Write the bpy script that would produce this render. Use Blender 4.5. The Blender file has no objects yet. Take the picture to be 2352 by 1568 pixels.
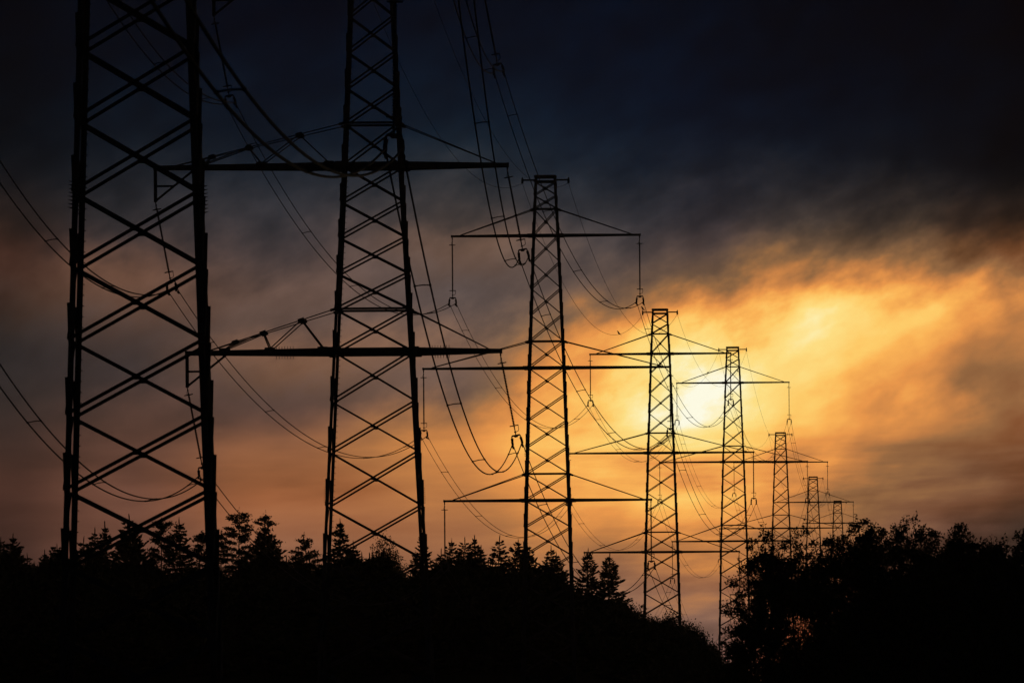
import bpy, math, random
import numpy as np
from mathutils import Vector, Matrix

# ------------------------------------------------------------------ camera, world, sun, exposure
scene = bpy.context.scene
col = scene.collection
R = math.radians
F = 26000.0                      # focal length in units of a 2352 wide picture
CX, CY = 1176.0, 784.0
HORIZON = 1600.0
CAM = Vector((0.0, 0.0, 1.7))
PITCH = math.atan((HORIZON - CY) / F)
ROLL = R(0.40)

_r = Vector((1, 0, 0))
_f = Vector((0, math.cos(PITCH), math.sin(PITCH)))
_u = Vector((0, -math.sin(PITCH), math.cos(PITCH)))
RIGHT = _r * math.cos(ROLL) - _u * math.sin(ROLL)
UP = _u * math.cos(ROLL) + _r * math.sin(ROLL)
FWD = _f

cam = bpy.data.cameras.new("camera")
cam_ob = bpy.data.objects.new("camera", cam)
col.objects.link(cam_ob)
cam.sensor_width = 36.0
cam.lens = F / 2352.0 * 36.0
cam.clip_start = 1.0
cam.clip_end = 60000.0
cam.dof.use_dof = True
cam.dof.focus_distance = 1150.0
cam.dof.aperture_fstop = 9.0
M = Matrix((RIGHT, UP, -FWD)).transposed().to_4x4()
M.translation = CAM
cam_ob.matrix_world = M
scene.camera = cam_ob

SUN_AZ, SUN_EL = (1640 - CX) / F, (HORIZON - 955) / F     # radians

world = bpy.data.worlds.new("World")
scene.world = world
world.use_nodes = True
nt = world.node_tree
nt.nodes.clear()


def lin(c):
    c = c / 255.0
    return c / 12.92 if c <= 0.04045 else ((c + 0.055) / 1.055) ** 2.4


SEED = 8.8


def build_sky():
    N, L = nt.nodes, nt.links

    def val(x, sock):
        if isinstance(x, (int, float)):
            sock.default_value = x
        else:
            L.new(x, sock)

    def m(op, a, b=None, c=None, clamp=False):
        n = N.new('ShaderNodeMath'); n.operation = op; n.use_clamp = clamp
        for i, v in enumerate((a, b, c)):
            if v is not None:
                val(v, n.inputs[i])
        return n.outputs[0]

    def smooth(x, lo, hi):
        n = N.new('ShaderNodeMapRange'); n.interpolation_type = 'SMOOTHSTEP'
        val(x, n.inputs[0]); n.inputs[1].default_value = lo; n.inputs[2].default_value = hi
        return n.outputs[0]

    def noise(vx, vy, seed, detail=5.0, rough=0.55):
        c = N.new('ShaderNodeCombineXYZ'); val(vx, c.inputs[0]); val(vy, c.inputs[1]); c.inputs[2].default_value = seed
        n = N.new('ShaderNodeTexNoise'); n.inputs['Scale'].default_value = 1.0
        n.inputs['Detail'].default_value = detail; n.inputs['Roughness'].default_value = rough
        L.new(c.outputs[0], n.inputs['Vector'])
        return n.outputs[0]

    def mix(f, a, b):
        n = N.new('ShaderNodeMix'); n.data_type = 'RGBA'; val(f, n.inputs[0])
        for v, s in ((a, n.inputs[6]), (b, n.inputs[7])):
            if isinstance(v, tuple):
                s.default_value = v
            else:
                L.new(v, s)
        return n.outputs[2]

    tc = N.new('ShaderNodeTexCoord'); sp = N.new('ShaderNodeSeparateXYZ'); L.new(tc.outputs['Generated'], sp.inputs[0])
    az = m('ARCTAN2', sp.outputs[0], sp.outputs[1]); el = m('ARCSINE', sp.outputs[2])
    X = m('MULTIPLY_ADD', az, F, CX)           # azimuth and elevation of the sky, in thousandths of a few degrees
    Y = m('MULTIPLY_ADD', el, -F, HORIZON)
    # slanted coordinates for the cloud bank drifting up to the right
    A = m('ADD', m('MULTIPLY', X, 0.91), m('MULTIPLY', Y, -0.41))
    B = m('ADD', m('MULTIPLY', X, 0.41), m('MULTIPLY', Y, 0.91))
    low = smooth(Y, 880.0, 1080.0)

    def mf(f, a, b):
        return m('ADD', m('MULTIPLY', a, m('SUBTRACT', 1.0, f)), m('MULTIPLY', b, f))
    n_hi = noise(m('DIVIDE', A, 300.0), m('DIVIDE', B, 170.0), SEED)
    n_lo = noise(m('DIVIDE', X, 520.0), m('DIVIDE', Y, 95.0), 9.1)
    n_big = noise(m('DIVIDE', X, 420.0), m('DIVIDE', Y, 260.0), 21.3, 4.0)
    n_fine = noise(m('DIVIDE', A, 120.0), m('DIVIDE', B, 78.0), 31.0, 6.0, 0.56)
    n_str = noise(m('DIVIDE', X, 340.0), m('DIVIDE', m('MULTIPLY_ADD', X, 0.05, Y), 50.0), 45.0, 5.0, 0.52)
    wx = m('MULTIPLY', m('SUBTRACT', n_big, 0.5), 190.0)
    wy = m('MULTIPLY', m('SUBTRACT', mf(low, n_hi, n_lo), 0.5), mf(low, 165.0, 48.0))
    east = smooth(X, 900.0, 1700.0)
    wf = m('MULTIPLY', m('SUBTRACT', mf(low, n_fine, n_str), 0.5), mf(low, 70.0, mf(east, 25.0, 28.0)))
    Xw = m('ADD', X, wx)
    Yw = m('ADD', m('ADD', Y, wy), wf)
    t = m('DIVIDE', Yw, 1650.0)

    rows = [0, 150, 300, 400, 500, 560, 620, 680, 740, 800, 860, 920, 980, 1040, 1090, 1140, 1200, 1270, 1350, 1450, 1560]
    cols = SKY_COLS
    prev = None
    px = None
    for x, stops in cols:
        xs = [s[0] for s in stops]
        rp = N.new('ShaderNodeValToRGB'); cr = rp.color_ramp; cr.interpolation = 'B_SPLINE'
        e = cr.elements
        for i, y in enumerate(rows):
            c = [np.interp(y, xs, [s[1][k] for s in stops]) for k in range(3)]
            g = float(np.interp(y, [0, 300, 420, 540], [0, 0, 0.5, 1]))
            c = [c[0] * (0.3 + 0.7 * g), c[1] * (0.75 + 0.25 * g), c[2] * (0.88 + 0.12 * g)]
            if i < 2:
                el_ = e[i]; el_.position = y / 1650.0
            else:
                el_ = e.new(y / 1650.0)
            el_.color = (lin(c[0]), lin(c[1]), lin(c[2]), 1)
        L.new(t, rp.inputs[0])
        if prev is None:
            prev = rp.outputs[0]
        else:
            prev = mix(smooth(Xw, px, x), prev, rp.outputs[0])
        px = x
    # denser and thinner veils of cloud
    dens = m('MULTIPLY_ADD', m('SUBTRACT', mf(low, n_fine, n_str), 0.5), mf(low, 0.9, mf(east, 0.5, 1.8)), 1.0)
    dens2 = m('MULTIPLY_ADD', m('SUBTRACT', mf(low, n_hi, n_lo), 0.5), 1.0, 1.0)
    n_mid = noise(m('DIVIDE', A, 210.0), m('DIVIDE', B, 105.0), 63.0, 4.0, 0.5)
    dens3 = m('MULTIPLY_ADD', m('SUBTRACT', n_mid, 0.5), m('MULTIPLY', east, 1.3), 1.0)
    dens = m('MULTIPLY', m('MULTIPLY', dens, dens2), dens3)
    vm = N.new('ShaderNodeVectorMath'); vm.operation = 'SCALE'; L.new(prev, vm.inputs[0]); L.new(dens, vm.inputs['Scale'])
    lit = vm.outputs[0]
    # the sun behind the cloud: a broad glow round its direction
    dx = m('DIVIDE', m('SUBTRACT', X, 1590.0), 150.0); dy = m('DIVIDE', m('SUBTRACT', Y, 940.0), 105.0)
    g = m('POWER', 2.718, m('MULTIPLY', m('ADD', m('MULTIPLY', dx, dx), m('MULTIPLY', dy, dy)), -1.0))
    gl = m('MULTIPLY', m('MULTIPLY', g, mf(low, m('MULTIPLY_ADD', n_fine, 1.5, 0.25), m('MULTIPLY_ADD', n_str, 2.4, -0.25))), 0.27)
    ex = m('DIVIDE', m('SUBTRACT', X, 1700.0), 270.0); ey = m('DIVIDE', m('ADD', m('SUBTRACT', Y, 845.0), m('MULTIPLY', m('SUBTRACT', X, 1700.0), 0.3)), 95.0)
    gl = m('ADD', gl, m('MULTIPLY', m('MULTIPLY', m('POWER', 2.718, m('MULTIPLY', m('ADD', m('MULTIPLY', ex, ex), m('MULTIPLY', ey, ey)), -1.0)), n_hi), 0.15))
    sep = N.new('ShaderNodeSeparateColor'); L.new(lit, sep.inputs[0])
    base = m('POWER', m('MAXIMUM', sep.outputs[1], 0.0), 0.4545)
    base = m('SUBTRACT', base, m('MULTIPLY', m('MAXIMUM', m('SUBTRACT', base, 0.78), 0.0), 0.55))     # thick cloud never burns out by itself
    bright = m('POWER', m('ADD', m('POWER', base, 2.2), gl), 0.4545)
    rp = N.new('ShaderNodeValToRGB'); e = rp.color_ramp.elements
    for i, c in enumerate(((0, 0, 2), (79, 60, 52), (106, 80, 60), (143, 101, 65), (194, 126, 70), (233, 151, 76), (252, 180, 88), (255, 204, 106), (255, 223, 132), (255, 238, 172), (255, 252, 228))):
        x = lin(c[1]) ** 0.4545
        el_ = e[i] if i < 2 else e.new(x)
        el_.position = x; el_.color = (lin(c[0]), lin(c[1]), lin(c[2]), 1)
    L.new(bright, rp.inputs[0])
    wr = mf(m('MULTIPLY', east, m('SUBTRACT', 1.0, smooth(Y, 1170.0, 1300.0))), smooth(bright, 0.36, 0.52), smooth(bright, 0.24, 0.44))
    lit = mix(wr, lit, rp.outputs[0])
    # away from the sunset the sky falls to an even dark blue-grey
    far = m('MULTIPLY', smooth(m('ABSOLUTE', az), 0.06, 0.25), 1.0)
    up = smooth(el, 0.065, 0.2)
    rest = m('MAXIMUM', far, up)
    fin = mix(rest, lit, (0.0011, 0.0016, 0.003, 1))
    bg = N.new('ShaderNodeBackground'); L.new(fin, bg.inputs[0]); bg.inputs[1].default_value = 1.0
    sky = N.new('ShaderNodeTexSky'); sky.sky_type = 'NISHITA'; sky.sun_disc = False
    sky.sun_elevation = SUN_EL; sky.sun_rotation = SUN_AZ
    bg2 = N.new('ShaderNodeBackground'); L.new(sky.outputs[0], bg2.inputs[0]); bg2.inputs[1].default_value = 0.00006
    add = N.new('ShaderNodeAddShader'); L.new(bg.outputs[0], add.inputs[0]); L.new(bg2.outputs[0], add.inputs[1])
    out = N.new('ShaderNodeOutputWorld'); L.new(add.outputs[0], out.inputs[0])


SKY_COLS = [
    (0, [(0, (2, 5, 12)), (200, (3, 8, 16)), (400, (19, 20, 25)), (480, (36, 28, 26)), (560, (56, 37, 31)), (620, (66, 42, 34)), (700, (52, 43, 39)), (800, (38, 35, 36)), (900, (42, 38, 38)), (1000, (56, 42, 38)), (1100, (72, 46, 38)), (1250, (60, 40, 35)), (1560, (50, 36, 33))]),
    (300, [(0, (3, 8, 18)), (200, (8, 15, 27)), (400, (32, 30, 36)), (500, (46, 43, 46)), (560, (64, 54, 53)), (640, (116, 79, 60)), (700, (95, 71, 60)), (780, (62, 53, 52)), (860, (60, 51, 50)), (950, (78, 56, 48)), (1100, (106, 70, 56)), (1250, (107, 70, 56)), (1560, (85, 60, 55))]),
    (650, [(0, (3, 9, 22)), (200, (11, 19, 33)), (350, (29, 31, 41)), (500, (55, 51, 55)), (600, (77, 66, 65)), (660, (112, 84, 71)), (730, (82, 70, 67)), (790, (118, 86, 69)), (830, (150, 103, 72)), (905, (66, 58, 59)), (970, (108, 76, 62)), (1050, (152, 97, 62)), (1150, (166, 100, 62)), (1250, (134, 90, 67)), (1560, (105, 75, 65))]),
    (1050, [(0, (3, 10, 23)), (250, (18, 25, 39)), (400, (40, 41, 48)), (500, (72, 62, 60)), (560, (113, 86, 71)), (640, (86, 75, 73)), (720, (84, 75, 75)), (780, (152, 110, 83)), (850, (102, 83, 76)), (900, (90, 76, 71)), (960, (150, 102, 70)), (1010, (220, 145, 76)), (1100, (208, 127, 70)), (1200, (170, 108, 70)), (1300, (144, 97, 70)), (1560, (110, 78, 66))]),
    (1350, [(0, (2, 10, 23)), (250, (12, 21, 37)), (450, (38, 40, 48)), (600, (85, 74, 71)), (680, (104, 86, 79)), (740, (132, 104, 82)), (800, (186, 140, 92)), (860, (206, 148, 88)), (920, (234, 178, 100)), (1000, (255, 206, 118)), (1100, (252, 174, 84)), (1180, (234, 148, 74)), (1260, (172, 114, 76)), (1350, (137, 98, 78)), (1450, (112, 86, 76)), (1560, (104, 78, 72))]),
    (1620, [(0, (2, 9, 21)), (300, (11, 18, 33)), (450, (39, 37, 44)), (540, (62, 53, 55)), (620, (86, 69, 60)), (680, (128, 97, 72)), (740, (206, 148, 88)), (800, (252, 214, 130)), (870, (255, 242, 184)), (950, (255, 251, 222)), (1000, (255, 240, 190)), (1050, (232, 168, 92)), (1080, (196, 138, 78)), (1130, (255, 208, 110)), (1200, (228, 144, 76)), (1280, (224, 140, 84)), (1350, (154, 106, 80)), (1450, (114, 88, 78)), (1560, (104, 78, 72))]),
    (1850, [(0, (1, 6, 16)), (300, (7, 14, 27)), (440, (37, 36, 43)), (520, (70, 57, 52)), (560, (98, 77, 60)), (600, (130, 96, 68)), (660, (192, 136, 82)), (700, (238, 184, 104)), (740, (255, 232, 164)), (840, (255, 228, 166)), (930, (255, 208, 118)), (990, (250, 177, 88)), (1050, (168, 114, 68)), (1080, (150, 104, 66)), (1120, (236, 154, 80)), (1200, (174, 112, 70)), (1300, (150, 98, 66)), (1560, (190, 95, 60))]),
    (2100, [(0, (0, 5, 14)), (300, (5, 12, 24)), (440, (33, 29, 32)), (520, (70, 54, 45)), (560, (92, 70, 52)), (600, (126, 90, 60)), (660, (200, 136, 76)), (730, (255, 192, 102)), (800, (251, 174, 88)), (850, (219, 140, 72)), (930, (229, 144, 72)), (1000, (228, 135, 67)), (1050, (152, 95, 56)), (1080, (127, 83, 56)), (1130, (170, 105, 64)), (1200, (118, 78, 60)), (1300, (84, 60, 48)), (1560, (150, 75, 50))]),
    (2230, [(0, (0, 4, 11)), (300, (4, 9, 19)), (450, (24, 21, 23)), (540, (62, 45, 37)), (620, (144, 94, 54)), (680, (226, 144, 72)), (740, (252, 164, 80)), (790, (220, 134, 64)), (850, (140, 87, 48)), (900, (158, 93, 50)), (950, (216, 130, 62)), (1000, (202, 117, 58)), (1050, (128, 80, 50)), (1085, (105, 70, 48)), (1130, (140, 86, 52)), (1200, (88, 60, 48)), (1300, (70, 50, 42)), (1560, (100, 55, 40))]),
    (2352, [(0, (0, 2, 7)), (300, (3, 7, 15)), (450, (20, 18, 20)), (540, (50, 35, 27)), (620, (132, 80, 44)), (680, (222, 130, 60)), (750, (236, 142, 66)), (850, (152, 90, 47)), (930, (196, 111, 54)), (1000, (150, 86, 46)), (1050, (100, 64, 42)), (1100, (116, 68, 40)), (1200, (60, 45, 38)), (1560, (50, 36, 30))]),
]
build_sky()

sun = bpy.data.lights.new("sun", 'SUN')
sun.energy = 0.06
sun.angle = R(4.0)               # the sun stands behind thin cloud
sun.color = (1.0, 0.72, 0.42)
sun_ob = bpy.data.objects.new("sun", sun)
col.objects.link(sun_ob)
sv = Vector((math.sin(SUN_AZ) * math.cos(SUN_EL), math.cos(SUN_AZ) * math.cos(SUN_EL), math.sin(SUN_EL)))
sun_ob.rotation_euler = sv.to_track_quat('Z', 'Y').to_euler()

scene.view_settings.view_transform = 'Standard'
scene.view_settings.look = 'None'
scene.view_settings.gamma = 1.0
scene.view_settings.exposure = 0.0
scene.view_settings.use_curve_mapping = False


def P(px, py, d):
    """the point at depth d (metres along +Y) seen at a place of the 2352 wide picture"""
    v = RIGHT * ((px - CX) / F) + UP * ((CY - py) / F) + FWD
    return CAM + v * (d / v.y)


# ------------------------------------------------------------------ helpers
def sstep(x, a, b):
    t = min(1.0, max(0.0, (x - a) / (b - a)))
    return t * t * (3 - 2 * t)


def tag(o, label=None, cat=None, group=None, kind=None):
    if label: o["label"] = label
    if cat: o["category"] = cat
    if group: o["group"] = group
    if kind: o["kind"] = kind
    return o


def empty(name, loc=(0, 0, 0), rz=0.0):
    o = bpy.data.objects.new(name, None)
    o.location = loc
    o.rotation_euler = (0, 0, rz)
    col.objects.link(o)
    return o


class MB:
    def __init__(self):
        self.v, self.f = [], []

    def quad(self, a, b, c, d):
        n = len(self.v)
        self.v += [tuple(a), tuple(b), tuple(c), tuple(d)]
        self.f.append((n, n + 1, n + 2, n + 3))

    def prism(self, prof0, prof1):
        n, k = len(self.v), len(prof0)
        self.v += [tuple(p) for p in prof0] + [tuple(p) for p in prof1]
        for i in range(k):
            j = (i + 1) % k
            self.f.append((n + i, n + j, n + k + j, n + k + i))
        self.f.append(tuple(n + i for i in reversed(range(k))))
        self.f.append(tuple(n + k + i for i in range(k)))

    def bar(self, a, b, w, h, up=(0, 0, 1), w1=None, h1=None):
        """rectangular bar: w across, h along 'up'"""
        a, b, up = Vector(a), Vector(b), Vector(up)
        t = (b - a).normalized()
        s = t.cross(up)
        if s.length < 1e-4:
            s = t.cross(Vector((1, 0, 0)))
        s.normalize()
        u = s.cross(t).normalized()
        w1 = w if w1 is None else w1
        h1 = h if h1 is None else h1
        q = lambda c, w, h: [c - s * w / 2 - u * h / 2, c + s * w / 2 - u * h / 2, c + s * w / 2 + u * h / 2, c - s * w / 2 + u * h / 2]
        self.prism(q(a, w, h), q(b, w1, h1))

    def angle(self, a, b, e1, e2, w, t):
        """angle iron from a to b, heel on the line, flanges along e1 and e2"""
        a, b, e1, e2 = Vector(a), Vector(b), Vector(e1), Vector(e2)
        q = lambda c: [c, c + e1 * w, c + e1 * w + e2 * t, c + e1 * t + e2 * t, c + e1 * t + e2 * w, c + e2 * w]
        self.prism(q(a), q(b))

    def tube(self, pts, r, n=6, r1=None):
        pts = [Vector(p) for p in pts]
        k = len(pts)
        base = len(self.v)
        for i, p in enumerate(pts):
            t = (pts[min(i + 1, k - 1)] - pts[max(i - 1, 0)]).normalized()
            s = t.cross(Vector((0, 0, 1)))
            if s.length < 0.05:
                s = t.cross(Vector((0, 1, 0)))
            s.normalize()
            u = s.cross(t)
            rr = r if r1 is None else r + (r1 - r) * i / (k - 1)
            for j in range(n):
                a = 2 * math.pi * j / n
                self.v.append(tuple(p + (s * math.cos(a) + u * math.sin(a)) * rr))
        for i in range(k - 1):
            for j in range(n):
                j2 = (j + 1) % n
                self.f.append((base + i * n + j, base + i * n + j2, base + (i + 1) * n + j2, base + (i + 1) * n + j))
        self.f.append(tuple(base + j for j in reversed(range(n))))
        self.f.append(tuple(base + (k - 1) * n + j for j in range(n)))

    def lathe(self, prof, n=10, axis=None):
        """prof: (radius, z) rings round the z axis"""
        base = len(self.v)
        for r, z in prof:
            for j in range(n):
                a = 2 * math.pi * j / n
                self.v.append((r * math.cos(a), r * math.sin(a), z))
        for i in range(len(prof) - 1):
            for j in range(n):
                j2 = (j + 1) % n
                self.f.append((base + i * n + j, base + i * n + j2, base + (i + 1) * n + j2, base + (i + 1) * n + j))

    def mesh(self, name):
        me = bpy.data.meshes.new(name)
        me.from_pydata(self.v, [], self.f)
        me.update()
        return me

    def build(self, name, mat, parent=None, loc=None):
        me = self.mesh(name)
        me.materials.append(mat)
        o = bpy.data.objects.new(name, me)
        col.objects.link(o)
        if parent is not None: o.parent = parent
        if loc is not None: o.location = loc
        return o


def quads_mesh(name, V, mat):
    """V: (n,4,3) array of quads"""
    n = len(V)
    me = bpy.data.meshes.new(name)
    me.vertices.add(n * 4)
    me.vertices.foreach_set('co', np.ascontiguousarray(V, dtype=np.float32).reshape(-1))
    me.loops.add(n * 4)
    me.loops.foreach_set('vertex_index', np.arange(n * 4, dtype=np.int32))
    me.polygons.add(n)
    me.polygons.foreach_set('loop_start', np.arange(0, n * 4, 4, dtype=np.int32))
    me.update(calc_edges=True)
    me.materials.append(mat)
    return me


def place(name, me, parent=None, loc=(0, 0, 0), rz=0, sc=None):
    o = bpy.data.objects.new(name, me)
    col.objects.link(o)
    o.location = loc
    o.rotation_euler = (0, 0, rz)
    if sc: o.scale = sc
    if parent is not None: o.parent = parent
    return o


def material(name, c0, c1, scale=2.0, rough=0.7, metal=0.0, detail=4.0):
    m = bpy.data.materials.new(name)
    m.use_nodes = True
    t = m.node_tree
    b = t.nodes['Principled BSDF']
    n = t.nodes.new('ShaderNodeTexNoise'); n.inputs['Scale'].default_value = scale; n.inputs['Detail'].default_value = detail
    tc = t.nodes.new('ShaderNodeTexCoord'); t.links.new(tc.outputs['Object'], n.inputs['Vector'])
    r = t.nodes.new('ShaderNodeValToRGB')
    r.color_ramp.elements[0].position = 0.3; r.color_ramp.elements[0].color = (*c0, 1)
    r.color_ramp.elements[1].position = 0.7; r.color_ramp.elements[1].color = (*c1, 1)
    t.links.new(n.outputs[0], r.inputs[0]); t.links.new(r.outputs[0], b.inputs['Base Color'])
    b.inputs['Roughness'].default_value = rough
    b.inputs['Metallic'].default_value = metal
    b.inputs['Specular IOR Level'].default_value = 0.15
    return m


STEEL = material('weathered_steel', (0.10, 0.10, 0.105), (0.17, 0.165, 0.16), 3.0, 0.8, 0.0)
WIRE = material('aged_aluminium', (0.09, 0.09, 0.09), (0.15, 0.15, 0.15), 4.0, 0.85, 0.0)
GLASS = material('brown_porcelain', (0.05, 0.03, 0.02), (0.08, 0.045, 0.03), 6.0, 0.4)
NEEDLE = material('spruce_needles', (0.018, 0.035, 0.016), (0.04, 0.065, 0.028), 1.5, 0.8)
LEAF = material('alder_leaves', (0.03, 0.05, 0.015), (0.07, 0.085, 0.025), 1.2, 0.7)
BARK = material('bark', (0.035, 0.026, 0.02), (0.09, 0.07, 0.055), 6.0, 0.9)
GRASS = material('dark_grass', (0.02, 0.03, 0.01), (0.05, 0.06, 0.025), 0.35, 0.95, 0.0, 8.0)
FEATHER = material('dark_feathers', (0.02, 0.02, 0.022), (0.04, 0.038, 0.036), 30.0, 0.6)


# ------------------------------------------------------------------ ground
def ground_z(x, y):
    hill = 6.2 * sstep(y, 985, 1085) * (1 - sstep(y, 1160, 1262)) * (1 - sstep(x, 5.0, 23.0)) * sstep(x, -400, -180)
    roll = 0.35 * math.sin(x * 0.021 + 1.3) * math.sin(y * 0.017)
    return hill + roll * (1 - sstep(abs(x), 300, 900)) * (1 - sstep(y, 2500, 4000)) * sstep(y, 30, 120)


def build_ground():
    xs = sorted(set([-40000, -15000, -6000, -2500, -1200, -700] + list(range(-500, -60, 40)) + [v * 0.5 * 4 for v in range(-30, 31)] + list(range(60, 540, 40)) + [700, 1200, 2500, 6000, 15000, 40000]))
    ys = sorted(set([-20000, -5000, -1500, -500, -200] + list(range(-100, 960, 30)) + list(range(960, 1300, 6)) + list(range(1300, 2800, 50)) + [3000, 3500, 4200, 6000, 10000, 20000, 40000]))
    m = MB()
    for y in ys:
        for x in xs:
            m.v.append((x, y, ground_z(x, y)))
    k = len(xs)
    for j in range(len(ys) - 1):
        for i in range(k - 1):
            m.f.append((j * k + i, j * k + i + 1, (j + 1) * k + i + 1, (j + 1) * k + i))
    g = m.build('ground', GRASS)
    for p in g.data.polygons: p.use_smooth = True
    tag(g, 'dark grassy ground rising to a low hill under the trees', 'ground', kind='structure')


build_ground()

# ------------------------------------------------------------------ pylons
LINE_AZ = (2316 - CX) / F        # the line runs towards this azimuth beyond the second pylon
STD_ARMS = dict(gap=11.16, tie=2.24, peak=4.96, half=((7.95, 7.95), (10.45, 10.45), (8.75, 8.75)))


def lerp_profile(prof, z):
    return float(np.interp(z, [p[0] for p in prof], [p[1] for p in prof]))


def build_pylon(spec):
    hb = spec['hb']; gap = spec['gap']; tie = spec['tie']
    zb, zm, zt = hb, hb + gap, hb + 2 * gap
    top = zt + spec['peak']
    prof = [(0, spec['w'][3] + spec['slope'] * hb), (zb, spec['w'][3]), (zm, spec['w'][2]), (zt, spec['w'][1]), (top, spec['w'][0])]
    hw = lambda z: lerp_profile(prof, z)
    lw, bw = spec['leg'], spec['brace']
    root = empty('electricity_pylon', spec['loc'], spec['rz'])
    tag(root, spec['label'], 'pylon', 'steel lattice pylons of the power line')
    # panel heights from the ground up
    nodes = []
    z = zb
    for i in range(40):
        z -= spec['below'][min(i, len(spec['below']) - 1)]
        if z < 1.0: break
        nodes.append(z)
    nodes.append(0.0)
    nodes = nodes[::-1]
    for za, zn in ((zb, zm), (zm, zt)):
        nodes += [za] + [za + tie + 0 * k for k in (1,)]
        span = (zn - za - tie) / 4
        nodes += [za + tie + span * k for k in range(1, 4)]
    nodes += [zt, zt + tie]
    bar2 = top - 0.42
    nodes += [(zt + tie + bar2) / 2, bar2]
    # legs
    dr = spec.get('deep', 1.0)       # depth of the shaft against its width
    corners = [(-1, -1), (1, -1), (1, 1), (-1, 1)]
    for sx, sy in corners:
        m = MB()
        zz = [0.0, zb, zm, zt, top]
        for a, b in zip(zz[:-1], zz[1:]):
            m.angle((sx * hw(a), sy * dr * hw(a), a), (sx * hw(b), sy * dr * hw(b), b), (-sx, 0, 0), (0, -sy, 0), lw, 0.022)
        # splice plates that stand proud of the leg at every panel and run out downward
        for a, b in zip(nodes[:-1], nodes[1:]):
            if b > zt + tie + 0.1: continue
            zc = (a + b) / 2
            if b - a > 1.2:
                x0 = hw(zc); h = (b - a) * 0.55; x1 = hw(zc - h)
                p = spec['fin']
                y0 = sy * (dr * hw(zc) - 0.005)
                m.prism([(sx * (x0 - lw * .5), y0, zc), (sx * (x0 + p), y0, zc), (sx * (x0 + p), y0 - sy * 0.06, zc), (sx * (x0 - lw * .5), y0 - sy * 0.06, zc)],
                        [(sx * (x1 - lw * .5), y0, zc - h), (sx * (x1 + 0.004), y0, zc - h), (sx * (x1 + 0.004), y0 - sy * 0.06, zc - h), (sx * (x1 - lw * .5), y0 - sy * 0.06, zc - h)])
        # concrete-footed base plate
        m.bar((sx * hw(0), sy * dr * hw(0), -0.6), (sx * hw(0), sy * dr * hw(0), 0.12), 0.7, 0.7, (0, 1, 0))
        if spec['detail'] and (sx, sy) == (-1, 1):      # step bolts up the climbing leg
            q = 2.6
            while q < zt + tie:
                w = hw(q)
                m.bar((-w + lw - 0.01, dr * w - 0.02, q), (-w + lw + (0.09 if spec.get('bracket') else 0.05), dr * w - 0.02, q), 0.03, 0.03)
                q += 0.36
        leg = m.build('leg', STEEL, root)
        if spec['guard'] is not None:
            g = MB()
            for k in range(8):
                q = spec['guard'] - 0.1 * 1.25 * k
                w = hw(q)
                for e in (0.0, 0.1):
                    g.tube([(sx * w, sy * (dr * w - e), q), (sx * (w + 0.13), sy * (dr * w - e), q + 0.03)], 0.024, 5, 0.008)
                    g.tube([(sx * (w - e), sy * dr * w, q), (sx * (w - e), sy * (dr * w + 0.13), q + 0.03)], 0.024, 5, 0.008)
            g.build('climbing_guard', STEEL, leg)
    # lattice of each face
    for fx, fy in ((0, -1), (1, 0), (0, 1), (-1, 0)):
        m = MB()

        def pt(s, z, off):
            w = hw(z)
            if fy: return Vector((s * (w - lw * 0.35), fy * (dr * w - off), z))
            return Vector((fx * (w - off), s * (dr * w - lw * 0.35), z))
        for a, b in zip(nodes[:-1], nodes[1:]):
            nb = (0, 1, 0) if fy else (1, 0, 0)
            e = 0.05
            m.bar(pt(-1, b - e, 0.05), pt(1, a + e, 0.05), bw, 0.045, nb)
            m.bar(pt(-1, a + e, -0.03), pt(1, b - e, -0.03), bw, 0.045, nb)
            mid = (pt(-1, a, .01) + pt(1, a, .01) + pt(-1, b, .01) + pt(1, b, .01)) / 4
            if spec['detail']:
                d = Vector(nb) * 0.05
                m.bar(mid - d, mid + d, 0.2, 0.2, (0, 0, 1))
        for z in (zb + tie, zm + tie, zt + tie):     # belts where the tie rods pull
            m.bar(pt(-1, z, 0.012), pt(1, z, 0.012), 0.05, bw * 1.25)
        for z in (zb, zm, zt):                        # belts that carry the arms
            m.bar(pt(-1.05, z, 0.006), pt(1.05, z, 0.006), 0.12, spec['beam'][0])
        m.build('bracing', STEEL, root)
    # top frame with the two short earth wire arms
    m = MB()
    w = hw(top)
    for sy in (-1, 1):
        m.bar((-w, sy * dr * w, top), (w, sy * dr * w, top), 0.1, 0.24)
        m.bar((-w, sy * (dr * hw(bar2) - .01), bar2), (w, sy * (dr * hw(bar2) - .01), bar2), 0.1, 0.17)
    for sx in (-1, 1):
        m.bar((sx * w, -dr * w, top), (sx * w, dr * w, top), 0.1, 0.2)
        m.bar((sx * (hw(bar2) - .02), -dr * w, bar2), (sx * (hw(bar2) - .02), dr * w, bar2), 0.1, 0.15)
    m.build('top_frame', STEEL, root)
    EW = spec.get('earth', 2.0)
    ze = top - 0.27
    for sx in (-1, 1):
        m = MB()
        m.bar((sx * (w - 0.05), 0.16, ze), (sx * EW, 0.05, ze), 0.1, 0.13)
        m.bar((sx * (w - 0.05), -0.16, ze), (sx * EW, -0.05, ze), 0.1, 0.13)
        m.bar((sx * (EW - 0.05), 0, ze - 0.28), (sx * (EW - 0.05), 0, ze + 0.1), 0.2, 0.16, (0, 1, 0), 0.16, 0.16)
        m.bar((sx * (EW - 0.05), 0, ze + 0.1), (sx * (EW - 0.05), 0, ze + 0.26), 0.16, 0.16, (0, 1, 0), 0.03, 0.03)
        m.build('earth_wire_arm', STEEL, root)
    # crossarms
    tips = {}
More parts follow.
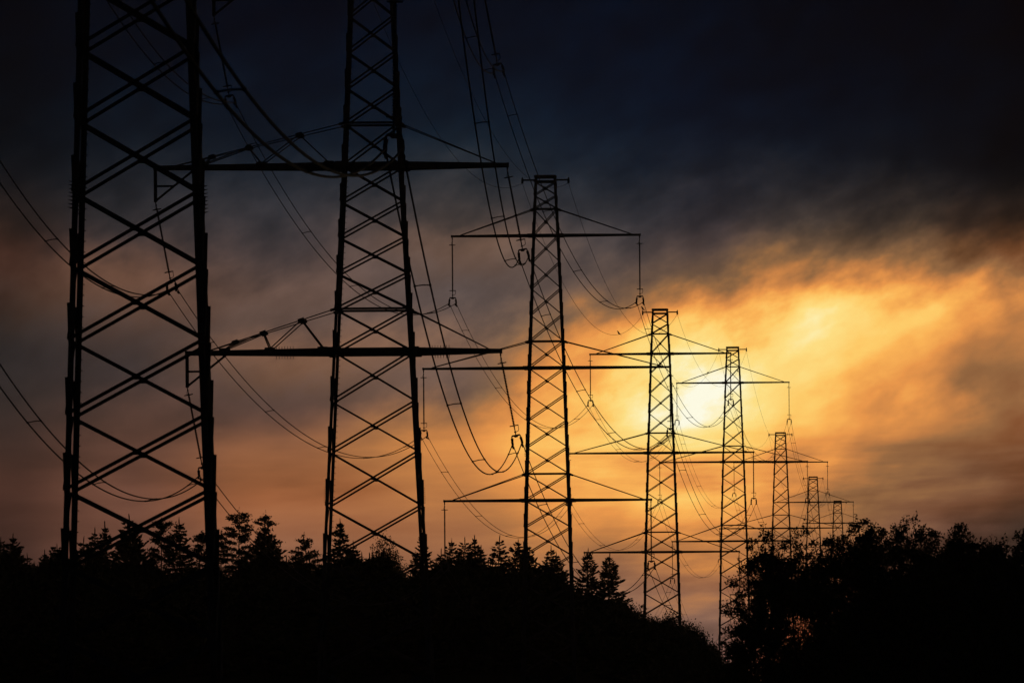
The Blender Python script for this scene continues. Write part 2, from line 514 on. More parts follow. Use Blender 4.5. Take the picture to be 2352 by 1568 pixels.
    for level, z, (hl, hr) in zip(('upper', 'middle', 'lower'), (zt, zm, zb), (spec['half'][0], spec['half'][1], spec['half'][2])):
        for side, sx, X in (('left', -1, hl), ('right', 1, hr)):
            long_arm = spec.get('bracket') and sx < 0
            m = MB()
            w = hw(z)
            b0, b1 = spec['beam']
            for sy in (-1, 1):
                m.bar((sx * (w - 0.02), sy * (dr * w - 0.02), z), (sx * X, sy * 0.14, z), 0.11, b0, (0, 0, 1), 0.1, b1)
            n = max(4, int(X / 1.3))
            for k in range(n):      # plan lattice between the two chords
                x0 = w + (X - w) * k / n; x1 = w + (X - w) * (k + 1) / n
                y0 = dr * w + (0.14 - dr * w) * k / n; y1 = dr * w + (0.14 - dr * w) * (k + 1) / n
                s = 1 if k % 2 else -1
                m.bar((sx * x0, s * y0, z), (sx * x1, -s * y1, z), 0.06, 0.05)
            m.bar((sx * X, -0.22, z), (sx * X, 0.22, z), 0.12, b1 + 0.03)
            for sy in (-1, 1):      # plates where the arm meets the shaft
                m.bar((sx * (w - .06), sy * (dr * w + 0.012), z), (sx * (w + 0.42), sy * (dr * w * (1 - .42 / X) + 0.012), z), 0.05, b0 * 1.28)
            drop = b1 / 2
            if long_arm:
                drop = 2.07
                m.bar((sx * (X - 0.06), 0, z), (sx * (X - 0.06), 0, z - drop), 0.2, 0.2, (0, 1, 0))
                m.bar((sx * (X - 0.12), 0, z - drop + 0.12), (sx * (X - 2.5), 0, z - 0.05), 0.12, 0.13)
                m.bar((sx * (X - 0.1), 0, z - 1.1), (sx * (X - 1.2), 0, z - 1.1), 0.1, 0.12)
            else:
                m.bar((sx * (X - 0.04), 0, z), (sx * (X - 0.04), 0, z - 0.3), 0.09, 0.12, (0, 1, 0))
                drop = 0.3
            if spec['guard'] is not None and spec.get('bracket') and level == 'lower':
                gx = 5.45 if sx < 0 else 4.05
                for k in range(7):
                    for up in (-1, 1):
                        m.tube([(sx * (gx - 0.55 + 0.17 * k), 0.5, z + up * 0.1), (sx * (gx - 0.55 + 0.17 * k), 0.5, z + up * (b0 / 2 + 0.2))], 0.03, 5, 0.012)
            arm = m.build('crossarm', STEEL, root)
            t0 = hw(z + tie)
            attach = X - (1.35 if long_arm else 0.75)
            for sy in (-1, 1):
                r = MB()
                a = Vector((sx * (t0 - 0.04), sy * (dr * t0 + 0.01), z + tie)); b = Vector((sx * attach, sy * 0.2, z + b1 / 2))
                r.bar(a, b, 0.07, spec['rod'])
                if spec['detail']:
                    r.bar(a - Vector((sx * .05, 0, 0)), a + (b - a).normalized() * 0.35, 0.03, 0.17)
                if long_arm:        # warren bracing between tie rod and beam
                    fr = lambda f: a + (b - a) * f
                    bm = lambda f: Vector((sx * (w + (X - w) * f), sy * (dr * w + (0.14 - dr * w) * f), z + b0 * .45))
                    pts = [bm(0.07), fr(0.27), bm(0.43), fr(0.57), bm(0.74), fr(0.79)]
                    for p, q in zip(pts[:-1], pts[1:]):
                        r.bar(p, q, 0.05, 0.065)
                    for p in (pts[1], pts[3], pts[5]):
                        d = (b - a).normalized() * 0.2
                        r.bar(p - d, p + d, 0.04, 0.24)
                    for p in (pts[0], pts[2], pts[4]):
                        r.bar(p - Vector((0.3, 0, 0)), p + Vector((0.3, 0, 0)), 0.04, 0.2)
                r.build('tie_rod', STEEL, arm)
            tips[(level, side)] = Vector((sx * (X - (0.06 if long_arm else 0.04)), 0, z - drop))
    for side, sx in (('left', -1), ('right', 1)):
        tips[('earth', side)] = Vector((sx * (EW - 0.05), 0, ze - 0.26))
    rot = Matrix.Rotation(spec['rz'], 4, 'Z')
    return {k: Vector(spec['loc']) + rot @ v for k, v in tips.items()}


BELOW = (2.27, 2.38, 2.42, 2.45, 2.46, 2.48, 2.5)
ORD = ['', 'first', 'second', 'third', 'fourth', 'fifth', 'sixth', 'seventh', 'eighth']
# (scale in picture units for 21 m, centre x, y of the lower arm, label)
PYL = {
    1: (1450, 315.5, -42, 'nearest and largest lattice pylon, its top and arms above the picture edge'),
    2: (800, 859, 808, 'tall lattice pylon with longer, braced left crossarms ending in hanging brackets'),
    3: (572, 1258, 1148.5, 'complete three-armed lattice pylon against grey cloud, third in the row'),
    4: (428, 1520, 1267, 'fourth pylon of the row, just left of the glowing sun'),
    5: (342, 1686, 1242, 'fifth pylon of the row, just right of the glowing sun'),
    6: (285, 1795.5, 1364, 'sixth pylon of the row, its foot behind the leafy trees'),
    7: (244, 1870, 1412, 'seventh pylon, small, lower half behind the leafy trees'),
    8: (213, 1926, 1427, 'farthest and smallest pylon, only its top above the leafy trees'),
}
PX_DEPTH = {k: F * 21.0 / v[0] for k, v in PYL.items()}
TIPS = {}
for k, (s, x, yb, label) in PYL.items():
    d = PX_DEPTH[k]
    p = P(x, yb, d)
    gz = ground_z(p.x, p.y)
    spec = dict(STD_ARMS)
    spec.update(hb=p.z - gz, loc=(p.x, p.y, gz), rz=-LINE_AZ, label=label, w=(0.87, 1.1, 1.53, 1.88), slope=0.024,
                leg=0.165, brace=0.088, fin=0.062, beam=(0.23, 0.17), rod=0.075, below=BELOW, detail=k <= 4, guard=None)
    if k == 1:
        spec.update(w=(0.85, 1.1, 1.5, 1.86), slope=0.032, leg=0.2, brace=0.12, fin=0.085, guard=p.z - gz - 6.75, rz=-(1540 - CX) / F, deep=1.04,
                    half=((7.95, 7.95), (10.45, 10.45), (8.75, 8.63)))
    if k == 2:
        spec.update(gap=11.2, tie=2.55, w=(0.96, 1.28, 1.78, 2.38), slope=0.051, leg=0.19, brace=0.11, fin=0.085, beam=(0.4, 0.27), rod=0.055,
                    half=((9.6, 6.72), (13.2, 8.16), (11.35, 7.68)), bracket=True, guard=p.z - gz - 8.2, below=(3.0, 3.04, 3.25, 3.3), rz=-(1930 - CX) / F)
    if k == 3:
        spec.update(guard=p.z - gz + 4.6)
    TIPS[k] = build_pylon(spec)

# ------------------------------------------------------------------ insulator strings
STRING = 4.85                     # arm tip to yoke plate


def string_meshes(detail):
    """string built hanging down from its own origin; the line runs along y"""
    out = {}
    m = MB()
    m.tube([(0, 0, 0), (0, 0, -0.34)], 0.03, 6)
    m.bar((0, 0, -0.1), (0, 0, -0.22), 0.09, 0.05, (0, 1, 0))
    m.tube([(0, 0, -0.2), (-0.08, 0, -0.26), (-0.09, 0, -0.42)], 0.016, 5)
    out['hanger'] = (m, STEEL)
    m = MB()
    prof = [(0.0, -0.32), (0.045, -0.32)]
    z = -0.48
    while z > -4.3:
        prof += [(0.04, z + 0.05), (0.082, z + 0.012), (0.082, z), (0.04, z - 0.012)]
        z -= 0.098 if detail else 0.2
    prof += [(0.045, -4.38), (0.0, -4.38)]
    m.lathe(prof, 10 if detail else 7)
    out['insulator'] = (m, GLASS)
    for nm, zc in (('upper', -0.44), ('lower', -4.28)):
        m = MB()
        n = 14
        ring = [(0.25 * math.cos(2 * math.pi * i / n), 0.25 * math.sin(2 * math.pi * i / n), zc) for i in range(n + 1)]
        m.tube(ring, 0.03, 6)
        m.bar((-0.25, 0, zc), (0.25, 0, zc), 0.03, 0.04)
        if nm == 'lower':
            m.tube([(0.25, 0, zc), (0.24, 0, zc - 0.27), (0.19, 0, zc - 0.36), (0.04, 0, zc - 0.38)], 0.022, 6)
        out['grading_ring_' + nm] = (m, STEEL)
    m = MB()
    m.tube([(0, 0, -4.36), (0, 0, -4.85)], 0.035, 7)
    m.lathe([(0.0, -4.6), (0.065, -4.64), (0.065, -4.7), (0.0, -4.74)], 8)
    q = [(-0.29, -4.93), (-0.24, -4.83), (0.24, -4.83), (0.29, -4.93), (0.14, -4.93), (0.08, -5.0), (-0.08, -5.0), (-0.14, -4.93)]
    m.prism([(a, -0.02, b) for a, b in q], [(a, 0.02, b) for a, b in q])
    out['yoke_plate'] = (m, STEEL)
    for nm, s in (('a', -1), ('b', 1)):
        m = MB()
        x = s * 0.26
        m.bar((x, 0, -4.9), (x, 0, -5.05), 0.07, 0.09, (0, 1, 0))
        m.bar((x, 0, -5.02), (x * 1.12, 0, -5.27), 0.16, 0.13, (0, 1, 0), 0.13, 0.22)
        m.bar((x * 1.12, -0.28, -5.39), (x * 1.12, 0, -5.3), 0.11, 0.08, (0, 0, 1), 0.15, 0.16)
        m.bar((x * 1.12, 0, -5.3), (x * 1.12, 0.28, -5.39), 0.15, 0.16, (0, 0, 1), 0.11, 0.08)
        out['suspension_clamp_' + nm] = (m, STEEL)
    return out


def make_string(name, detail):
    res = []
    for nm, (m, mat) in string_meshes(detail).items():
        me = m.mesh(nm)
        me.materials.append(mat)
        clean = nm.replace('_upper', '').replace('_lower', '').replace('_a', '') if nm.endswith(('_upper', '_lower', '_a')) else nm
        if clean.endswith('_b'): clean = clean[:-2]
        res.append((clean, me))
    return res


STR_NEAR = make_string('near', True)
STR_FAR = make_string('far', False)
CLAMP = {}                        # where each conductor is held
LEAN = {1: -0.015, 2: 0.185}
SKIP = {(1, 'upper', 'left'), (1, 'upper', 'right'), (1, 'middle', 'left'), (1, 'middle', 'right'), (1, 'lower', 'left'),
        (4, 'lower', 'left'), (6, 'lower', 'right'), (7, 'middle', 'left'), (7, 'middle', 'right'), (7, 'lower', 'left'), (7, 'lower', 'right'),
        (8, 'middle', 'left'), (8, 'middle', 'right'), (8, 'lower', 'left'), (8, 'lower', 'right'), (8, 'upper', 'right'), (8, 'upper', 'left')}
PNAME = {1: 'the nearest pylon', 2: 'the bracketed pylon', 3: 'the third pylon', 4: 'the fourth pylon', 5: 'the fifth pylon',
         6: 'the sixth pylon', 7: 'the seventh pylon', 8: 'the farthest pylon'}
for k in PYL:
    for level in ('upper', 'middle', 'lower'):
        for side in ('left', 'right'):
            tip = TIPS[k][(level, side)]
            lean = math.atan(LEAN.get(k, 0.0))
            az = -LINE_AZ
            rot = Matrix.Rotation(az, 4, 'Z') @ Matrix.Rotation(-lean, 4, 'Y')
            for s in (-1, 1):
                CLAMP[(k, level, side, s)] = tip + (rot @ Vector((s * 0.29, 0, -5.34)))
            if (k, level, side) in SKIP: continue
            root = empty('insulator_string', tip)
            root.rotation_euler = rot.to_euler()
            tag(root, f'{"slanting" if k == 2 else "vertical"} insulator string at the {side} end of the {level} crossarm of {PNAME[k]}', 'insulator', 'insulator strings on the pylons')
            for nm, me in (STR_NEAR if k <= 4 else STR_FAR):
                place(nm, me, root)


# ------------------------------------------------------------------ conductors
def span_pts(a, b, sag, n=40):
    return [a.lerp(b, i / n) - Vector((0, 0, 4 * sag * (i / n) * (1 - i / n))) for i in range(n + 1)]


def dampers(pts_fn, near):
    pass


def spacer_mesh(p, q):
    m = MB()
    m.tube([p, p.lerp(q, 0.5) + Vector((0, 0, 0.02)), q], 0.026, 6)
    for c in (p, q):
        m.bar(c - Vector((0, 0.08, 0)), c + Vector((0, 0.08, 0)), 0.085, 0.085)
    return m


def damper_mesh(p, t):
    """vibration damper clipped under the wire at p, the wire running along t"""
    m = MB()
    c = p + Vector((0, 0, -0.11))
    m.bar(p + Vector((0, 0, 0.04)), c, 0.05, 0.06, t)
    m.tube([c - t * 0.2, c + t * 0.2], 0.014, 5)
    for s in (-1, 1):
        m.tube([c + t * (s * 0.11), c + t * (s * 0.27)], 0.075, 7, 0.065)
    return m


def conductor(k0, k1, level, side, sag, label, ends=None, rad=0.026, nsp=5, damp=True, off=0.4):
    root = empty('twin_conductor', CLAMP[(k0, level, side, -1)] if ends is None else ends[-1][0])
    o = root.location.copy()
    tag(root, label, 'power line', 'twin conductors sagging between pylons')
    lines = []
    for s in (-1, 1):
        a, b = (CLAMP[(k0, level, side, s)], CLAMP[(k1, level, side, s)]) if ends is None else ends[s]
        sg = sag * (1.0 if s < 0 else 0.99)
        lines.append((a, b, sg))
        m = MB()
        m.tube([p - o for p in span_pts(a, b, sg, 48)], rad, 6)
        m.build('wire', WIRE, root)

    def at(i, t):
        a, b, sg = lines[i]
        return a.lerp(b, t) - Vector((0, 0, 4 * sg * t * (1 - t))) - o
    for j in range(nsp):
        t = (j + off) / nsp
        spacer_mesh(at(0, t), at(1, t)).build('spacer', WIRE, root)
    if damp:
        L = (lines[0][1] - lines[0][0]).length
        for i in (0, 1):
            for t in (1.15 / L, 1 - 1.15 / L):
                d = (at(i, t + 0.001) - at(i, t - 0.001)).normalized()
                damper_mesh(at(i, t), d).build('damper', STEEL, root)


SAG = {(1, 2): 5.4, (2, 3): 5.2, (3, 4): 6.0, (4, 5): 6.0, (5, 6): 6.0, (6, 7): 6.0, (7, 8): 6.0}
for (k0, k1), sg in SAG.items():
    for level in ('upper', 'middle', 'lower'):
        if k0 >= 6 and level == 'lower' or k0 == 7 and level != 'upper': continue
        for side in ('left', 'right'):
            a = {1: 'nearest', 2: 'bracketed second'}.get(k0, ORD[k0]); b = {2: 'bracketed second', 8: 'farthest'}.get(k1, ORD[k1])
            conductor(k0, k1, level, side, sg, f'twin conductor hung from the {level} {side} crossarms between {a} and {b} pylon',
                      damp=k0 <= 4, nsp=5 if k0 <= 4 else 4, off={'upper': 0.35, 'middle': 0.55, 'lower': 0.7}[level], rad={1: 0.034, 2: 0.029, 3: 0.024}.get(k0, 0.019))

# the span that comes in over the camera's left shoulder to the nearest pylon
far0 = {}
for s in (-1, 1):
    e = CLAMP[(1, 'lower', 'right', s)]
    far0[s] = (Vector((e.x - 3.52, e.y - 306.0, 18.5)), e)
conductor(0, 1, 'lower', 'right', 5.4, 'thick blurred twin conductor sweeping down from the upper edge to the nearest pylon', ends=far0, rad=0.04, nsp=5, off=0.55)


def earth_wire(k0, k1, side, sag):
    a, b = TIPS[k0][('earth', side)], TIPS[k1][('earth', side)]
    m = MB()
    m.tube([p - a for p in span_pts(a, b, sag, 48)], 0.017 if k0 < 4 else 0.013, 5)
    o = m.build('earth_wire', WIRE, None, a)
    n0 = {2: 'bracketed second'}.get(k0, ORD[k0]); n1 = {8: 'farthest'}.get(k1, ORD[k1])
    tag(o, f'thin {side} earth wire slung from the top of the {n0} to the {n1} pylon', 'earth wire', 'earth wires along the pylon tops')


for (k0, k1), sg in SAG.items():
    if k0 == 1: continue
    for side in ('left', 'right'):
        earth_wire(k0, k1, side, sg * 1.08)


# ------------------------------------------------------------------ birds
def bird(loc, rz, label, s=1.0):
    root = empty('bird', loc, rz)
    tag(root, label, 'bird', 'birds perched on the power line')
    m = MB()
    base = [(0.0, -0.02, 0.012), (0.015, 0.03, 0.05), (0.03, 0.08, 0.075), (0.03, 0.13, 0.08), (0.02, 0.18, 0.065), (0.0, 0.215, 0.045), (-0.005, 0.245, 0.045), (-0.015, 0.275, 0.038), (-0.03, 0.3, 0.015), (-0.06, 0.3, 0.004)]
    # rings along a leaning spine: tail base, belly, breast, neck, head, beak
    n = 10
    b0 = len(m.v)
    spine = [(-0.17, -0.03, 0.012, .02), (-0.10, 0.03, 0.04, .03), (-0.05, 0.09, 0.07, .06), (0.0, 0.15, 0.082, .075), (0.035, 0.21, 0.07, .06), (0.06, 0.25, 0.048, .046), (0.078, 0.285, 0.05, .05), (0.1, 0.305, 0.04, .04), (0.125, 0.305, 0.016, .016), (0.16, 0.3, 0.004, .004)]
    for x, z, r, ry in spine:
        for j in range(n):
            a = 2 * math.pi * j / n
            m.v.append((s * (x - 0.5 * r * math.sin(a)), s * ry * math.cos(a), s * (z + r * 0.9 * math.sin(a))))
    for i in range(len(spine) - 1):
        for j in range(n):
            j2 = (j + 1) % n
            m.f.append((b0 + i * n + j, b0 + i * n + j2, b0 + (i + 1) * n + j2, b0 + (i + 1) * n + j))
    m.bar((-s * 0.13, 0, 0.0), (-s * 0.3, 0, -s * 0.11), s * 0.05, s * 0.02, (0, 0, 1), s * 0.07, s * 0.012)
    for y in (-0.03, 0.03):
        m.tube([(0, s * y, s * 0.09), (s * 0.005, s * y, s * 0.03), (s * 0.0, s * y, 0)], s * 0.008, 5)
        m.tube([(0, s * y, 0), (s * 0.04, s * y, -s * 0.005)], s * 0.008, 5)
    o = m.build('body', FEATHER, root)
    for p in o.data.polygons: p.use_smooth = True
    for y in (-1, 1):
        w = MB()
        pr = [(0.06, 0.22), (0.0, 0.225), (-0.09, 0.13), (-0.2, -0.02), (-0.11, 0.03), (-0.01, 0.1), (0.05, 0.16)]
        w.prism([(s * a, y * s * 0.068, s * b) for a, b in pr], [(s * a, y * s * 0.085, s * b) for a, b in pr])
        w.build('wing', FEATHER, root)


def on_earth(k0, k1, side, t):
    a, b = TIPS[k0][('earth', side)], TIPS[k1][('earth', side)]
    return a.lerp(b, t) - Vector((0, 0, 4 * SAG[(k0, k1)] * 1.08 * t * (1 - t))) + Vector((0, 0, 0.015))


bird(on_earth(3, 4, 'left', 0.745), R(188), 'small dark bird perched on the sagging wire left of the fourth pylon', 1.15)
bird(TIPS[4][('earth', 'left')] + Vector((-0.02, 0, 0.52)), R(180), 'small dark bird sitting on the left top arm of the fourth pylon', 1.3)
bird(on_earth(4, 5, 'left', 0.82), R(0), 'tiny bird on the wire directly above the sun glow', 1.0)
bird(on_earth(4, 5, 'right', 0.84), R(180), 'tiny bird on the wire close to the left leg of the fifth pylon', 1.0)

# ------------------------------------------------------------------ conifers
rng = np.random.default_rng(11)


def rot_about(v, ax, a):
    return v * math.cos(a) + np.cross(ax, v) * math.sin(a) + ax * np.dot(ax, v) * (1 - math.cos(a))


def conifer_quads(H, Rb, seed, whorl=0.4, z0=0.06, up=0.35, droop=0.25, ragged=0.3, nb=7, twig=1.0):
    r = np.random.default_rng(seed)
    Q = []

    def blade(p, d, L, w, n):
        s = np.cross(d, n); s /= np.linalg.norm(s) + 1e-9
        Q.append((p, p + d * L * 0.45 + s * w * 0.5, p + d * L, p + d * L * 0.45 - s * w * 0.5))
    z = H * z0
    while z < H * 0.985:
        f = (z / H - z0) / (1 - z0)
        R0 = Rb * (1 - f) ** 0.85 + 0.05
        k = nb if f < 0.9 else 5
        a0 = r.random() * 6.28
        for b in range(k):
            L = R0 * (1 + ragged * (r.random() * 2 - 1.2))
            if r.random() < 0.05: L *= 1.3
            a = a0 + 6.28 * (b + 0.5 * r.random()) / k
            el = -droop * (1 - f) + (up + 0.5) * f ** 1.6 + 0.12 * (r.random() - .5)
            d0 = np.array([math.cos(a) * math.cos(el), math.sin(a) * math.cos(el), math.sin(el)])
            p = np.array([0, 0, z + 0.2 * whorl * (r.random() - .5)])
            step = 0.17
            n = max(2, int(L / step))
            d = d0.copy()
            for i in range(n):
                g = i / n
                d = d + np.array([0, 0, 0.05 * (1 - f)]); d /= np.linalg.norm(d)
                q = p + d * (L / n)
                blade(p, d, L / n * 1.5, 0.055, np.array([0, 0, 1.0]))
                if g > 0.12:
                    tl = (0.2 + 0.46 * (1 - g) * min(L, 1.5)) * (0.7 + 0.6 * r.random()) * twig
                    sd = np.cross(d, [0, 0, 1.0]); sd /= np.linalg.norm(sd) + 1e-9
                    for s in (-1, 1):
                        td = d * 0.72 + sd * s * 0.7 + np.array([0, 0, -0.18 + 0.3 * r.random()])
                        td /= np.linalg.norm(td)
                        nn = np.array([r.normal() * .5, r.normal() * .5, 1.0])
                        blade(q, td, tl, 0.19, nn)
                        nn2 = np.array([r.normal(), r.normal(), 0.1])
                        blade(q, td, tl * 0.85, 0.14, nn2)
                p = q
            blade(p, d, 0.24, 0.08, np.array([r.normal(), r.normal(), .5]))
        z += whorl * (1.0 - 0.35 * f) * (0.85 + 0.3 * r.random())
    for i in range(6):
        a = r.random() * 6.28
        blade(np.array([0, 0, H * 0.96]), np.array([0.06 * math.cos(a), 0.06 * math.sin(a), 1.0]), H * 0.04 + 0.12 + 0.35, 0.07, np.array([math.cos(a), math.sin(a), 0]))
    return np.array(Q)


def trunk_mesh(H, r0, lean=0.0, seed=1):
    r = random.Random(seed)
    m = MB()
    pts = [(lean * (i / 7) ** 2 + r.uniform(-.03, .03), r.uniform(-.03, .03), H * i / 7 - (0.4 if i == 0 else 0)) for i in range(8)]
    m.tube(pts, r0, 7, 0.02)
    me = m.mesh('trunk')
    me.materials.append(BARK)
    return me


def pine_quads(H, seed, bare=0.45, spread=1.5, lean=0.0):
    """irregular crown: limbs carrying flat pads of needles, bare trunk and sky between"""
    r = np.random.default_rng(seed)
    Q = []
    limbs = []

    def tuft(c, n, sx, sz):
        for _ in range(n):
            p = c + r.normal(size=3) * np.array([sx, sx, sz])
            d = r.normal(size=3) + np.array([0, 0, 0.6]); d /= np.linalg.norm(d)
            L = 0.12 + 0.2 * r.random()
            s = np.cross(d, r.normal(size=3)); s /= np.linalg.norm(s) + 1e-9
            w = 0.05 + 0.04 * r.random()
            Q.append((p, p + d * L * .45 + s * w, p + d * L, p + d * L * .45 - s * w))
    z = H * bare
    ang = r.random() * 6.28
    while z < H * 0.95:
        f = (z / H - bare) / (1 - bare)
        env = spread * 1.15 * (1 - f) ** 0.6 * (0.5 + 0.5 * math.sin(min(1, f * 3 + .2) * 1.57))
        for b in range(2 if f < .8 else 3):
            ang += 2.2 + r.random()
            L = env * (0.55 + 0.6 * r.random())
            b0 = np.array([lean * (z / H) ** 2, 0, z + .12 * b])
            rise = 0.02 + 0.4 * f
            e = b0 + np.array([math.cos(ang) * L, math.sin(ang) * L, L * rise])
            limbs.append((b0, e))
            n = max(2, int(L / 0.3))
            for g in range(n + 1):
                q = 0.35 + 0.65 * g / n
                tuft(b0 + (e - b0) * q + np.array([0, 0, 0.08]), int(20 + 16 * q), 0.1 + 0.11 * q, 0.055)
        z += 0.26 + 0.3 * r.random()
    tuft(np.array([lean, 0, H * .97]), 26, 0.1, 0.2)
    tuft(np.array([lean, 0, H * 1.0]), 8, 0.03, 0.16)
    return np.array(Q), limbs


CONIFERS = [  # x, y of the tip in the picture, depth, shape (0-6 spruce, 'p' pine), width factor, label
    (-4, 1236, 1090, 1, 1.1, 'spruce cut by the left picture edge at treetop height'),
    (24, 1228, 1075, 2, 1.0, 'slender young spruce nearest to the left edge with open whorls'),
    (45, 1243, 1100, 0, 1.05, 'spruce with bushy tip, second of the far left pair'),
    (69, 1272, 1085, 3, 0.9, 'short spruce in the dip left of the nearest pylon'),
    (96, 1264, 1095, 4, 1.1, 'low spruce in the dip, closest to the nearest pylon leg'),
    (133, 1250, 1070, 5, 1.35, 'broad feathery spruce touching the left leg of the nearest pylon'),
    (178, 1234, 1110, 1, 1.1, 'spruce standing behind the left leg of the nearest pylon'),
    (217, 1215, 1100, 6, 0.8, 'blunt dense spruce just inside the left leg of the nearest pylon'),
    (245, 1200, 1080, 2, 0.75, 'narrow spire-like spruce inside the nearest pylon, left half'),
    (277, 1250, 1075, 3, 0.9, 'low spruce below the brace crossing of the nearest pylon, left one'),
    (310, 1184, 1095, 0, 1.05, 'tall spruce with thin leader behind the crossing braces of the nearest pylon'),
    (369, 1196, 1085, 'p', 1.3, 'flat-fanned pine between the crossing braces and right leg of the nearest pylon'),
    (415, 1191, 1100, 5, 0.85, 'pointed spruce left of the right leg of the nearest pylon'),
    (447, 1224, 1078, 'p', 1.0, 'pine leaning right against the right leg of the nearest pylon'),
    (506, 1222, 1120, 'p', 0.8, 'smaller pine beside the right leg of the nearest pylon'),
    (547, 1175, 1090, 'p', 1.35, 'tallest pine of the skyline with bare trunk and layered crown'),
    (586, 1222, 1075, 6, 0.95, 'dense spruce between the two tall bare-trunked pines'),
    (607, 1180, 1105, 'p', 1.0, 'open-topped pine right of the tallest pine'),
    (629, 1221, 1080, 1, 1.15, 'spruce sloping right down to the gap between first and second pylon'),
    (688, 1257, 1085, 6, 0.8, 'small pointed spruce alone in the gap left of the second pylon'),
    (716, 1230, 1100, 'p', 1.25, 'flat-topped pine leaning left at the foot of the second pylon'),
    (785, 1194, 1090, 4, 0.9, 'tall ragged spruce just inside the left leg of the second pylon'),
    (808, 1244, 1075, 0, 0.95, 'spruce filling below the ragged spruce inside the second pylon'),
    (952, 1266, 1080, 5, 0.85, 'small spruce left of the right leg of the second pylon'),
    (981, 1224, 1095, 2, 0.8, 'slim spruce touching the right leg of the second pylon'),
    (1007, 1262, 1082, 1, 0.9, 'low spruce right of the second pylon'),
    (1038, 1238, 1100, 0, 1.0, 'spruce below the hanging string of the third pylon, left arm'),
    (1070, 1236, 1085, 3, 1.0, 'spruce, middle of the close group between second and third pylon'),
    (1091, 1231, 1120, 2, 0.75, 'thin pale-tipped spruce behind the close group of spruces'),
    (1111, 1254, 1078, 4, 0.9, 'shorter spruce right of the thin-tipped spruce'),
    (1132, 1231, 1095, 5, 0.95, 'well-shaped spruce left of the third pylon, with open lower boughs'),
    (1185, 1240, 1085, 1, 1.0, 'spruce at the left leg of the third pylon'),
    (1221, 1247, 1100, 0, 0.9, 'spruce at the inner side of the left leg of the third pylon'),
    (1262, 1254, 1090, 3, 0.95, 'twin-tipped spruce in the middle of the third pylon base'),
    (1288, 1267, 1080, 6, 0.95, 'spruce at the inner side of the right leg of the third pylon'),
    (1343, 1261, 1090, 2, 1.05, 'airy spruce standing free right of the third pylon'),
    (1393, 1272, 1100, 5, 0.95, 'last spruce of the row, at the top of the falling bank'),
]
for i, (x, y, d, kind, wf, label) in enumerate(CONIFERS):
    p = P(x, y, d)
    gz = ground_z(p.x, p.y) - 0.1
    H = p.z - gz
    root = empty('pine_tree' if kind == 'p' else 'spruce_tree', (p.x, p.y, gz))
    tag(root, label, 'pine tree' if kind == 'p' else 'spruce tree', 'conifers along the dark skyline')
    if kind == 'p':
        lean = {447: 0.7, 716: -0.8}.get(x, 0.1)
        Q, limbs = pine_quads(H, 300 + i, 0.45, 1.75 * wf, lean)
        place('crown', quads_mesh('crown', Q, NEEDLE), root)
        tm = MB()
        tm.tube([(lean * (q / 7) ** 2, 0, H * q / 7 - (.3 if q == 0 else 0)) for q in range(8)], 0.14, 7, 0.03)
        for a, b in limbs:
            tm.tube([a, (np.array(a) * .5 + np.array(b) * .5) + np.array([0, 0, -0.03]), b], 0.03, 4, 0.008)
        tm.build('trunk', BARK, root)
    else:
        q = np.random.default_rng(700 + i)
        s = H / 8.3
        me = quads_mesh('crown', conifer_quads(8.0, [2.7, 3.1, 2.5, 3.2, 2.3, 2.9, 2.8][kind] * q.uniform(.74, .98) * wf, 700 + i, whorl=q.uniform(.25, .36),
                                               up=q.uniform(.15, .6), droop=q.uniform(.02, .4), ragged=q.uniform(.35, .75), nb=int(q.integers(7, 10))), NEEDLE)
        tr = trunk_mesh(7.8, 0.11 * wf, 0, i)
        root.rotation_euler = (R(q.normal() * 1.6), R(q.normal() * 1.6), rng.random() * 6.28)
        place('trunk', tr, root, sc=(s, s, s))
        place('crown', me, root, sc=(s, s, s))


def leafy_quads(n, rad, seed, leaf=0.11, shell=0.55, squash=1.0, base=0.0, lumps=7):
    """leaves in a lumpy ellipsoid crown resting on z = base"""
    r = np.random.default_rng(seed)
    cs = r.normal(size=(lumps, 3)); cs /= np.linalg.norm(cs, axis=1)[:, None]
    cs[:, 2] = np.abs(cs[:, 2]) * 0.8
    C = cs * np.array(rad) * 0.62
    rr = 0.34 + 0.3 * r.random(lumps)
    k = r.integers(0, lumps, n)
    d = r.normal(size=(n, 3)); d /= np.linalg.norm(d, axis=1)[:, None]
    q = r.random(n) ** shell
    c = C[k] + d * (q * rr[k])[:, None] * np.array(rad)
    c[:, 2] += base
    return leaf_cards(c, leaf, r)


def leaf_cards(c, leaf, r):
    n = len(c)
    a = r.normal(size=(n, 3)); a /= np.linalg.norm(a, axis=1)[:, None]
    b = np.cross(a, r.normal(size=(n, 3))); b /= np.linalg.norm(b, axis=1)[:, None]
    L = leaf * (0.7 + 0.6 * r.random(n))[:, None]
    return np.stack([c - a * L * .5, c + b * L * .36, c + a * L * .55, c - b * L * .36], axis=1)


